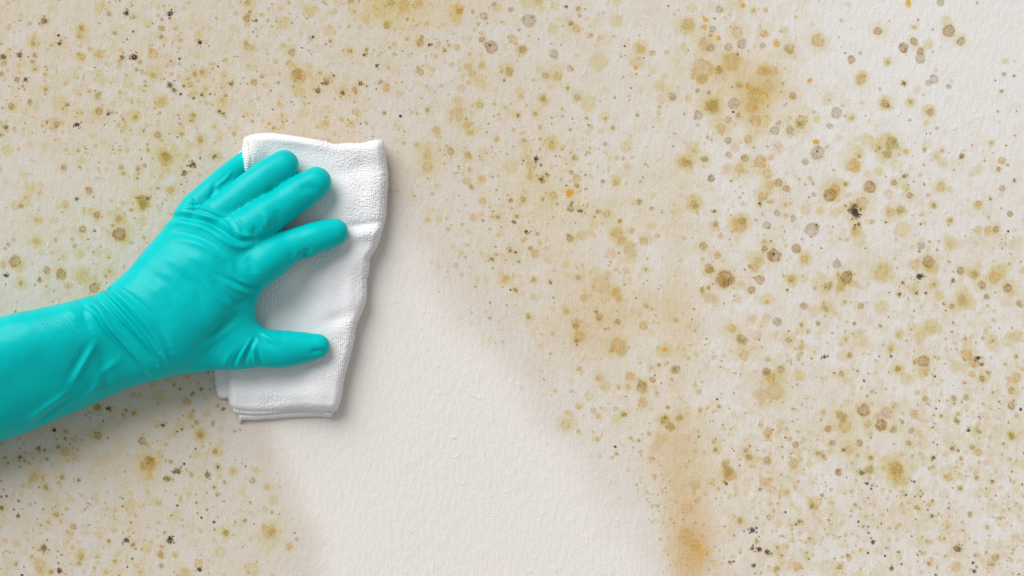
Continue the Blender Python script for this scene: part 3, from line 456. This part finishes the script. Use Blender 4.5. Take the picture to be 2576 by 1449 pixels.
def surface_nets(F, step, origin):
    ins = F < 0
    nx, ny, nz = F.shape
    ncell = (nx - 1) * (ny - 1) * (nz - 1); cells = []; poss = []
    quads = []
    idx_edges = []
    for a in range(3):
        s0 = [slice(None)] * 3; s1 = [slice(None)] * 3
        s0[a] = slice(0, -1); s1[a] = slice(1, None)
        ch = ins[tuple(s0)] != ins[tuple(s1)]
        e = np.argwhere(ch)
        f0 = F[tuple(s0)][ch]; f1 = F[tuple(s1)][ch]
        t = f0 / (f0 - f1)
        pos = e.astype(np.float32).copy(); pos[:, a] += t
        b, c = [(1, 2), (2, 0), (0, 1)][a]
        for db in (0, -1):
            for dc in (0, -1):
                cell = e.copy(); cell[:, b] += db; cell[:, c] += dc
                ok = (cell >= 0).all(1) & (cell < np.array([nx - 1, ny - 1, nz - 1])).all(1)
                ce = cell[ok]
                cells.append((ce[:, 0] * (ny - 1) + ce[:, 1]) * (nz - 1) + ce[:, 2]); poss.append(pos[ok])
        idx_edges.append((e, a, f0 < 0))
    cells = np.concatenate(cells); poss = np.concatenate(poss)
    uq, ix = np.unique(cells, return_inverse=True)
    cnt = np.bincount(ix)
    V = np.stack([np.bincount(ix, poss[:, c]) / cnt for c in range(3)], -1) * step + origin
    ids = np.full(ncell, -1, np.int64); ids[uq] = np.arange(len(uq)); ids = ids.reshape(nx - 1, ny - 1, nz - 1)
    for e, a, neg in idx_edges:
        b, c = [(1, 2), (2, 0), (0, 1)][a]
        ok = (e[:, b] > 0) & (e[:, c] > 0) & (e[:, b] < F.shape[b] - 1) & (e[:, c] < F.shape[c] - 1)
        e = e[ok]; ng = neg[ok]
        corners = []
        for db, dc in ((0, 0), (-1, 0), (-1, -1), (0, -1)):
            cl = e.copy(); cl[:, b] += db; cl[:, c] += dc
            corners.append(ids[cl[:, 0], cl[:, 1], cl[:, 2]])
        q = np.stack(corners, 1)
        q[ng] = q[ng][:, ::-1]
        quads.append(q)
    return V, np.vstack(quads)

def relax(V, Q, it, lam=.5):
    E = np.vstack([Q[:, [0, 1]], Q[:, [1, 2]], Q[:, [2, 3]], Q[:, [3, 0]]])
    for _ in range(it):
        I = np.concatenate([E[:, 0], E[:, 1]]); J = np.concatenate([E[:, 1], E[:, 0]])
        c = np.bincount(I, minlength=len(V))
        s = np.stack([np.bincount(I, V[J, q], len(V)) for q in range(3)], -1)
        V = V + lam * (s / c[:, None] - V)
    return V

XX = ax[0][:, None, None].astype(np.float32)
V, Q = surface_nets(np.maximum(FIELD, -430 - XX), VS, lo)
V = relax(V, Q, 6)
P = np.stack(W(V[:, 0], V[:, 1], V[:, 2]), -1)
tmp = bpy.data.objects.new('tmp', make_mesh('tmp', P, Q)); scene.collection.objects.link(tmp)
md = tmp.modifiers.new('s', 'SUBSURF'); md.levels = 1; md.render_levels = 1
dg = bpy.context.evaluated_depsgraph_get()
glove_me = bpy.data.meshes.new_from_object(tmp.evaluated_get(dg))
glove_me.name = 'rubber_glove'
tm = tmp.data; bpy.data.objects.remove(tmp); bpy.data.meshes.remove(tm)

nv = len(glove_me.vertices)
P = np.empty(nv * 3, np.float32); glove_me.vertices.foreach_get('co', P); P = P.reshape(-1, 3).astype(float)
N = np.empty(nv * 3, np.float32); glove_me.vertices.foreach_get('normal', N); N = N.reshape(-1, 3).astype(float)
h = -P[:, 1] / S; k = DIST / (DIST - h)
u = CX + P[:, 0] / S * k; v = CY - P[:, 2] / S * k        # where each vertex sits over the wall
front = sstep(-.25, .35, -N[:, 1])

# creases and folds of the rubber: points, width, height (minus = groove)
FOLDS = [
    # wrist
    ([(200, 762), (236, 783), (254, 813), (280, 848), (315, 887), (350, 926), (376, 957)], 9, -6),
    ([(222, 752), (250, 780), (270, 812), (296, 846), (330, 884), (362, 918), (388, 948)], 9, 5),
    ([(235, 742), (265, 772), (300, 812), (340, 856), (372, 892), (392, 916)], 7, -5),
    ([(250, 733), (282, 762), (318, 802), (352, 842), (384, 880), (402, 908)], 7, 5.5),
    ([(262, 729), (300, 765), (338, 806), (370, 846), (398, 886)], 6, -5),
    ([(276, 724), (312, 754), (352, 794), (388, 840), (414, 884), (424, 915)], 8, 4.5),
    ([(284, 716), (330, 746), (372, 782), (404, 826), (430, 880)], 10, -4),
    ([(262, 726), (272, 730), (284, 722)], 6, -7),
    # cuff
    ([(238, 866), (210, 913), (184, 961)], 11, 5), ([(222, 868), (194, 913), (168, 958)], 14, -3),
    ([(250, 880), (262, 930), (258, 985)], 16, -4), ([(262, 950), (230, 985), (205, 1010)], 9, 3.5),
    ([(170, 985), (120, 1020), (62, 1063)], 9, 4), ([(180, 1000), (130, 1036), (70, 1082)], 8, -3),
    ([(300, 905), (262, 935), (236, 970)], 12, 3), ([(320, 960), (250, 1000), (150, 1036)], 10, -3),
    ([(60, 770), (40, 800), (0, 815)], 18, 3), ([(165, 775), (185, 795), (192, 812)], 14, 4), ([(210, 770), (214, 800), (228, 830)], 12, -4),
    # over the knuckles
    ([(418, 552), (440, 545), (469, 548), (516, 557), (549, 573), (577, 593), (606, 607), (640, 603)], 8, -8),
    ([(418, 566), (446, 560), (480, 565), (520, 577), (552, 596), (580, 614), (612, 622), (646, 612)], 10, 6),
    ([(430, 535), (460, 532), (500, 540), (540, 551), (575, 570), (606, 590), (640, 595)], 7, 5),
    ([(428, 584), (469, 588), (516, 604), (555, 630)], 11, -4.5),
    ([(430, 602), (474, 606), (520, 624), (556, 650)], 12, 3.5),
    ([(452, 524), (491, 521), (519, 526), (550, 540), (580, 546)], 6, 5),
    ([(470, 512), (486, 516), (508, 518)], 5, -4), ([(490, 500), (500, 512), (506, 525)], 6, 4), ([(478, 500), (486, 506), (492, 524)], 5, -4),
    ([(540, 462), (536, 484), (520, 508)], 8, -4), ([(584, 430), (566, 452), (545, 468)], 6, 3.5),
    ([(534, 500), (524, 514), (516, 528)], 6, 3),
    ([(575, 562), (590, 580), (596, 596)], 7, -2.5), ([(560, 552), (572, 566), (580, 584)], 6, 3), ([(592, 548), (606, 566), (616, 586)], 7, -3),
    # fingers
    ([(690, 528), (700, 548), (694, 570)], 14, -4), ([(664, 532), (672, 550), (668, 575)], 11, 3),
    ([(752, 478), (780, 474), (800, 484)], 16, -3.5), ([(668, 486), (676, 478), (690, 472)], 6, -4),
    ([(770, 632), (764, 645), (752, 660)], 7, -6), ([(788, 628), (782, 640), (776, 652)], 7, 4), ([(748, 636), (742, 652), (734, 668)], 9, 3.5),
    ([(642, 570), (640, 586), (646, 596)], 8, -3), ([(656, 572), (660, 585), (668, 592)], 6, 3),
    # back of the hand and the thumb web
    ([(616, 650), (632, 664), (634, 690)], 18, -5), ([(552, 690), (603, 716), (650, 731)], 8, -4.5), ([(556, 704), (600, 730), (640, 742)], 8, 4),
    ([(530, 700), (562, 738), (600, 768)], 9, -3.5), ([(518, 712), (550, 752), (588, 778)], 9, 3),
    ([(636, 742), (606, 762), (570, 778)], 9, -3), ([(590, 690), (602, 706), (630, 722)], 8, 3),
    ([(498, 868), (535, 842), (590, 800)], 8, -2.5), ([(505, 880), (545, 852), (598, 815)], 10, 2.5),
    ([(400, 640), (440, 660), (470, 690)], 18, 3), ([(380, 690), (420, 712), (450, 745)], 16, -3), ([(350, 700), (400, 740), (430, 780)], 16, 3),
    ([(470, 640), (510, 660), (540, 690)], 15, 3), ([(450, 690), (490, 720), (510, 760)], 15, -2.5), ([(560, 640), (580, 660), (585, 690)], 12, 3),
    # thumb base
    ([(642, 850), (622, 888), (612, 924)], 7, -7), ([(630, 856), (606, 892), (596, 926)], 7, 5), ([(622, 862), (596, 900), (584, 930)], 6, -5),
    ([(634, 870), (638, 892), (644, 920)], 6, 5), ([(650, 872), (652, 895), (660, 922)], 7, -4), ([(650, 842), (664, 858), (684, 872)], 8, -3.5),
    ([(656, 832), (676, 850), (700, 862)], 8, 3), ([(780, 888), (800, 884), (818, 886)], 9, -4), ([(585, 880), (570, 905), (560, 930)], 9, 3),
    ([(690, 820), (704, 832), (712, 846)], 8, -3),
]
disp = np.zeros(nv)
for fi, (pts, w_, amp) in enumerate(FOLDS):
    amp = amp * (1.45 if fi < 8 else 1.25 if fi < 17 else 1.0)
    c = catmull(np.array(pts, float), 6)[:, :2]
    x0, y0 = c.min(0) - 3 * w_; x1, y1 = c.max(0) + 3 * w_
    sel = np.where((u > x0) & (u < x1) & (v > y0) & (v < y1))[0]
    if len(sel) == 0: continue
    d, sg, par = poly_dist(u[sel], v[sel], c)
    tap = np.sqrt(np.clip(np.sin(np.clip(par, .03, .97) * math.pi), 0, 1))
    disp[sel] += amp * np.exp(-(d / (w_ * .8)) ** 2) * tap
disp *= front
disp += (vnoise(u, v, 55, 2) - .5) * 2.4 + (vnoise(u + h * .6, v + h * .5, 24, 3) - .5) * .9
P2 = P + N * (disp * S)[:, None]
glove_me.vertices.foreach_set('co', P2.astype(np.float32).ravel())
glove_me.polygons.foreach_set('use_smooth', np.ones(len(glove_me.polygons), bool))
glove_me.update()

# the hand itself, a glove's thickness inside, running on as a bare forearm past the cuff
V2, Q2 = surface_nets((FIELD + 20.0)[::2, ::2, ::2], VS * 2, lo)
V2 = relax(V2, Q2, 2)
body_me = make_mesh('person', np.stack(W(V2[:, 0], V2[:, 1], V2[:, 2]), -1), Q2)
del FIELD

m_skin, nt, bs = new_mat('skin')
nz = node(nt, 'ShaderNodeTexNoise', Scale=60.0)
cr = node(nt, 'ShaderNodeValToRGB')
cr.color_ramp.elements[0].color = (0.52, 0.30, 0.21, 1); cr.color_ramp.elements[1].color = (0.62, 0.38, 0.28, 1)
nt.links.new(nz.outputs['Fac'], cr.inputs[0]); nt.links.new(cr.outputs[0], bs.inputs['Base Color'])
bs.inputs['Roughness'].default_value = .5

m_glove, nt, bs = new_mat('turquoise_rubber')
tc = node(nt, 'ShaderNodeTexCoord')
nz = node(nt, 'ShaderNodeTexNoise', Scale=70.0, Detail=2.0)
nt.links.new(tc.outputs['Object'], nz.inputs['Vector'])
cr = node(nt, 'ShaderNodeValToRGB')
cr.color_ramp.elements[0].position = .3; cr.color_ramp.elements[0].color = (0.0, 0.515, 0.52, 1)
cr.color_ramp.elements[1].position = .7; cr.color_ramp.elements[1].color = (0.0, 0.555, 0.555, 1)
nt.links.new(nz.outputs['Fac'], cr.inputs[0]); nt.links.new(cr.outputs[0], bs.inputs['Base Color'])
nb = node(nt, 'ShaderNodeTexNoise', Scale=2200.0, Detail=2.0)
nt.links.new(tc.outputs['Object'], nb.inputs['Vector'])
bpn = node(nt, 'ShaderNodeBump', Strength=0.25, Distance=0.0002)
nt.links.new(nb.outputs['Fac'], bpn.inputs['Height']); nt.links.new(bpn.outputs[0], bs.inputs['Normal'])
bs.inputs['Roughness'].default_value = 0.30
bs.inputs['Specular IOR Level'].default_value = 0.11

person = link('person', body_me, m_skin)
person['label'] = 'person in a long turquoise rubber glove pressing a white cloth to the wall'
person['category'] = 'person'
glove = link('rubber_glove', glove_me, m_glove, person)
glove['label'] = 'turquoise rubber glove with wrinkled wrist'

# raised grip dots on the cuff
bvh = BVHTree.FromPolygons([tuple(p) for p in P2], [tuple(p.vertices) for p in glove_me.polygons])
dv, dq = [], []
for j in range(40):
    for i in range(40):
        a_ = i - 20 + (j % 2) * .5; b_ = j - 20
        x = 128 + a_ * 6.4 + b_ * 1.1; y = 842 + b_ * 5.4 + a_ * 2.0
        # lens-shaped patch lying across the cuff
        t = ((x - 128) * .62 + (y - 842) * .78) / 88
        w_ = ((x - 128) * .78 - (y - 842) * .62) + 26 * t * t - 10
        if abs(t) > 1 or abs(w_) > 27 * (1 - .35 * t * t): continue
        X, Y, H = at(x, y, 300)
        o = Vector([float(q) for q in W(X, Y, 330)])
        hit, nrm, _, _ = bvh.ray_cast(o, Vector((0, 1, 0)))
        if hit is None: continue
        t1 = nrm.orthogonal().normalized(); t2 = nrm.cross(t1)
        base = len(dv); r = 1.6 * S
        for rr, hh in ((r, -.3 * S), (r * .75, .6 * S)):
            for q in range(6):
                an = q * math.pi / 3
                dv.append(tuple(hit + (t1 * math.cos(an) + t2 * math.sin(an)) * rr + nrm * hh))
        dv.append(tuple(hit + nrm * .95 * S))
        for q in range(6):
            q2 = (q + 1) % 6
            dq.append((base + q, base + q2, base + 6 + q2, base + 6 + q)); dq.append((base + 6 + q, base + 6 + q2, base + 12))
dm = bpy.data.meshes.new('grip_dots'); dm.from_pydata(dv, [], dq)
dm.polygons.foreach_set('use_smooth', np.ones(len(dm.polygons), bool))
dots = link('grip_dots', dm, m_glove, glove); dots['kind'] = 'stuff'


# ---------------------------------------------------------------- the cloth
m_cloth, nt, bs = new_mat('white_terry')
tc = node(nt, 'ShaderNodeTexCoord')
nz = node(nt, 'ShaderNodeTexNoise', Scale=45.0, Detail=2.0)
nt.links.new(tc.outputs['Object'], nz.inputs['Vector'])
cr = node(nt, 'ShaderNodeValToRGB')
cr.color_ramp.elements[0].position = .3; cr.color_ramp.elements[0].color = (0.80, 0.80, 0.83, 1)
cr.color_ramp.elements[1].position = .7; cr.color_ramp.elements[1].color = (0.84, 0.835, 0.855, 1)
nt.links.new(nz.outputs['Fac'], cr.inputs[0]); nt.links.new(cr.outputs[0], bs.inputs['Base Color'])
nb = node(nt, 'ShaderNodeTexNoise', Scale=1800.0, Detail=3.0)
nt.links.new(tc.outputs['Object'], nb.inputs['Vector'])
bpn = node(nt, 'ShaderNodeBump', Strength=0.5, Distance=0.0005)
nt.links.new(nb.outputs['Fac'], bpn.inputs['Height']); nt.links.new(bpn.outputs[0], bs.inputs['Normal'])
bs.inputs['Roughness'].default_value = 0.9
bs.inputs['Specular IOR Level'].default_value = 0.2
bs.inputs['Sheen Weight'].default_value = 0.08

def resample(pts, n, smooth=True):
    c = catmull(np.array(pts, float), 8) if smooth else np.array(pts, float)
    s = np.concatenate([[0], np.cumsum(np.hypot(*np.diff(c, axis=0).T))])
    t = np.linspace(0, s[-1], n)
    return np.stack([np.interp(t, s, c[:, 0]), np.interp(t, s, c[:, 1])], -1)

def loops(x, y, px, py, seed):
    """rows of little terry loops: rounded cells in staggered columns"""
    L = LAT[seed % 8]; L2 = LAT[(seed + 1) % 8]; L3 = LAT[(seed + 2) % 8]
    cx = x / px; ix = np.floor(cx).astype(int)
    best = np.zeros(x.shape)
    for di in (-1, 0, 1):
        c = ix + di
        off = L[c & 255, 7]
        cy = y / py + off * 3.1
        iy = np.floor(cy).astype(int)
        for dj in (-1, 0, 1):
            r = iy + dj
            jx = c + .5 + (L2[c & 255, r & 255] - .5) * .45; jy = r + .5 + (L3[c & 255, r & 255] - .5) * .5
            q = ((cx - jx) / .60) ** 2 + ((cy - jy) / .62) ** 2
            hgt = .6 + .6 * L[(c + 31) & 255, (r + 17) & 255]
            best = np.maximum(best, hgt * np.sqrt(np.clip(1 - q, 0, 1)))
    return best

def cloth_layer(name, top, right, bottom, left, nu, nv_, hfun, hlow, edge, terry, parent, seed=0):
    """a padded layer filling four edge curves (top and bottom left to right, sides downwards)"""
    T = resample(top, nu); B = resample(bottom, nu); Lc = resample(left, nv_); Rc = resample(right, nv_)
    T[0] = Lc[0]; T[-1] = Rc[0]; B[0] = Lc[-1]; B[-1] = Rc[-1]
    us = np.linspace(0, 1, nu)[None, :, None]; vs = np.linspace(0, 1, nv_)[:, None, None]
    C = ((1 - vs) * T[None] + vs * B[None] + (1 - us) * Lc[:, None] + us * Rc[:, None]
         - ((1 - us) * (1 - vs) * T[0] + us * (1 - vs) * T[-1] + (1 - us) * vs * B[0] + us * vs * B[-1]))
    x = C[..., 0]; y = C[..., 1]
    wdt = np.hypot(Rc[:, 0] - Lc[:, 0], Rc[:, 1] - Lc[:, 1])[:, None]; hgt = np.hypot(B[:, 0] - T[:, 0], B[:, 1] - T[:, 1])[None, :]
    du = np.minimum(us[..., 0], 1 - us[..., 0]) * wdt; dv_ = np.minimum(vs[..., 0], 1 - vs[..., 0]) * hgt
    ea = np.clip(du / edge, 0, 1); eb = np.clip(dv_ / edge, 0, 1)
    prof = np.sqrt(np.clip(1 - (1 - ea) ** 2, 0, 1)) * np.sqrt(np.clip(1 - (1 - eb) ** 2, 0, 1))
    lw = hlow(x, y) if callable(hlow) else hlow
    H = lw + (hfun(x, y) - lw) * prof
    X, Y, Hh = at(x, y, H)
    P = np.stack([X, Y, Hh], -1)
    gu = np.gradient(P, axis=1); gv = np.gradient(P, axis=0)
    n = np.cross(gu, gv); n /= np.linalg.norm(n, axis=-1, keepdims=True) + 1e-9
    if n[nv_ // 2, nu // 2, 2] < 0: n = -n
    lp = loops(x, y, 5.2, 6.0, seed)
    calm = .35 + .95 * sstep(.3, .65, vnoise(x, y, 70, seed + 3))
    P = P + n * (terry * calm * (lp - .35) + (vnoise(x, y, 3.0, seed + 1) - .5) * .5)[..., None]
    P[..., 2] = np.maximum(P[..., 2], .6)
    idx = np.arange(nu * nv_).reshape(nv_, nu)
    ring = np.concatenate([idx[0, :], idx[1:, -1], idx[-1, -2::-1], idx[-2:0:-1, 0]])
    P = P.reshape(-1, 3)
    q = grid_quads(nu, nv_)
    me = make_mesh(name, np.stack(W(P[:, 0], P[:, 1], P[:, 2]), -1), q, [list(ring)])
    return link(name, me, m_cloth, parent)

def blob(x, y, cx, cy, rx, ry, a, ang=0.0):
    c, s = math.cos(math.radians(ang)), math.sin(math.radians(ang))
    dx = x - cx; dy = y - cy
    return a * np.exp(-((dx * c + dy * s) / rx) ** 2 - ((-dx * s + dy * c) / ry) ** 2)

def top_height(x, y):
    H = 45 + 7 * (vnoise(x, y, 90, 5) - .5) + 4 * (vnoise(x, y, 40, 6) - .5)
    H += blob(x, y, 628, 395, 40, 50, 36)                        # over the little finger's tip
    H += blob(x, y, 760, 350, 110, 20, 8, 8) + blob(x, y, 940, 380, 26, 60, 8)
    H += blob(x, y, 895, 425, 55, 26, -10, -15)                  # hollow beside the middle finger
    H += blob(x, y, 915, 565, 55, 10, -7, -8) + blob(x, y, 905, 592, 60, 16, 9, -8)
    H += blob(x, y, 935, 500, 20, 60, 5)
    H += blob(x, y, 890, 660, 40, 26, 7, -25) + blob(x, y, 740, 750, 70, 50, -9)
    H += blob(x, y, 880, 740, 18, 70, 6) + blob(x, y, 850, 800, 40, 16, -6, -20)
    H += blob(x, y, 860, 830, 40, 22, 5, -20)
    H += blob(x, y, 700, 960, 120, 20, -3) + blob(x, y, 690, 990, 130, 18, 4) + blob(x, y, 800, 985, 40, 40, 5)
    H += 9 * sstep(820, 910, x + .22 * (y - 400))
    return H

cloth = bpy.data.objects.new('cleaning_cloth', None)
scene.collection.objects.link(cloth)
cloth.location = (float((760 - CX) * S), 0.0, float((CY - 700) * S))
cloth['label'] = 'white terry cleaning cloth folded flat under the gloved hand'
cloth['category'] = 'cloth'

top_e = [(612, 349), (620, 342), (635, 338), (670, 333.5), (704, 336), (759, 344), (814, 354), (842, 361), (875, 359.5), (911, 359), (938, 352.5), (958, 350.5)]
right_e = [(958, 350.5), (964, 356), (969, 375), (974, 416), (976.5, 444), (974, 493), (970, 548), (960, 587), (947, 623), (931, 650), (930, 668), (927, 688), (923, 709), (922, 752), (913, 781), (897, 819), (893, 848), (881, 897), (867, 950), (858, 1005), (846, 1036)]
bot_e = [(586, 1030), (600, 1034), (640, 1038), (680, 1037), (719, 1033), (762, 1030), (806, 1034), (846, 1036)]
left_e = [(612, 349), (609, 372), (604, 400), (603, 449), (604, 520), (600, 640), (588, 780), (576, 880), (571, 941), (573, 990), (576, 1016), (586, 1030)]
def low_edge(x, y): return 13 + 12 * sstep(790, 900, x + .22 * (y - 400))       # right side stands off the wall
cl_top = cloth_layer('top_fold', top_e, right_e, bot_e, left_e, 300, 560, top_height, low_edge, 22, 1.45, cloth, 0)

# the fold lying under it, showing below and at the upper left
cl_low = cloth_layer('under_fold', [(601, 384), (606, 379), (640, 376), (760, 372), (860, 376), (940, 372)],
                     [(940, 372), (956, 450), (950, 560), (915, 690), (900, 790), (866, 930), (848, 1010), (836, 1051)],
                     [(604, 1066), (612, 1057), (640, 1057.5), (680, 1054), (719, 1051), (791, 1048), (836, 1051)],
                     [(601, 384), (599, 400), (600, 440), (602, 520), (598, 700), (590, 900), (592, 1010), (597, 1040), (604, 1066)],
                     130, 260, lambda x, y: 20 + 0 * x, 3, 12, 1.2, cloth, 3)
cl_flap = cloth_layer('side_flap', [(541, 850), (580, 846), (640, 850), (700, 850)], [(700, 850), (698, 930), (690, 1003)],
                      [(551, 1002), (575, 1003), (630, 1004), (690, 1003)], [(541, 850), (539, 940), (542, 972), (546, 992), (551, 1002)],
                      100, 100, lambda x, y: 21 + 0 * x, 3, 12, 1.2, cloth, 5)

def hem(name, pts, r, hgt, parent, flat=.8):
    """stitched rolled edge: a ribbed roll along a curve"""
    c = resample(pts, int(np.sum(np.hypot(*np.diff(np.array(pts, float), axis=0).T)) / 1.3))
    nr = 14; V = []
    d = np.gradient(c, axis=0); d /= np.linalg.norm(d, axis=1, keepdims=True)
    for i in range(len(c)):
        H0 = hgt(c[i, 0], c[i, 1]) if callable(hgt) else hgt
        rib = 1 + .13 * math.sin(i * 1.3 / 6.4 * 2 * math.pi) + .06 * (LAT[2][i & 255, 3] - .5)
        taper = math.sqrt(max(0.02, min(1, i / 6, (len(c) - 1 - i) / 6)))
        for q in range(nr):
            an = q / nr * 2 * math.pi
            ox = -d[i, 1] * math.cos(an) * r * rib * taper; oy = d[i, 0] * math.cos(an) * r * rib * taper
            V.append(at(c[i, 0] + ox, c[i, 1] + oy, H0 + math.sin(an) * r * flat * rib * taper))
    V = np.array(V); n_ = len(c)
    i = np.arange(n_ * nr).reshape(n_, nr)
    j = np.roll(i, -1, axis=1)
    q = np.stack([i[:-1], j[:-1], j[1:], i[1:]], -1).reshape(-1, 4)
    me = make_mesh(name, np.stack(W(V[:, 0], V[:, 1], V[:, 2]), -1), q, [list(i[0][::-1]), list(i[-1])])
    return link(name, me, m_cloth, parent)

hem('hem', [(586, 1029), (602, 1033), (640, 1036), (680, 1034), (719, 1030), (762, 1028), (806, 1033), (834, 1043)], 6.5, 25.0, cl_top)
hem('hem', [(618, 350), (622, 372), (625, 400), (620, 436)], 5.5, lambda x, y: float(top_height(np.array(x), np.array(y))) - 1.0, cl_top)

# children keep their places although the Empty stands at the cloth
bpy.context.view_layer.update()
inv = cloth.matrix_world.inverted()
for o in (cl_top, cl_low, cl_flap): o.matrix_parent_inverse = inv
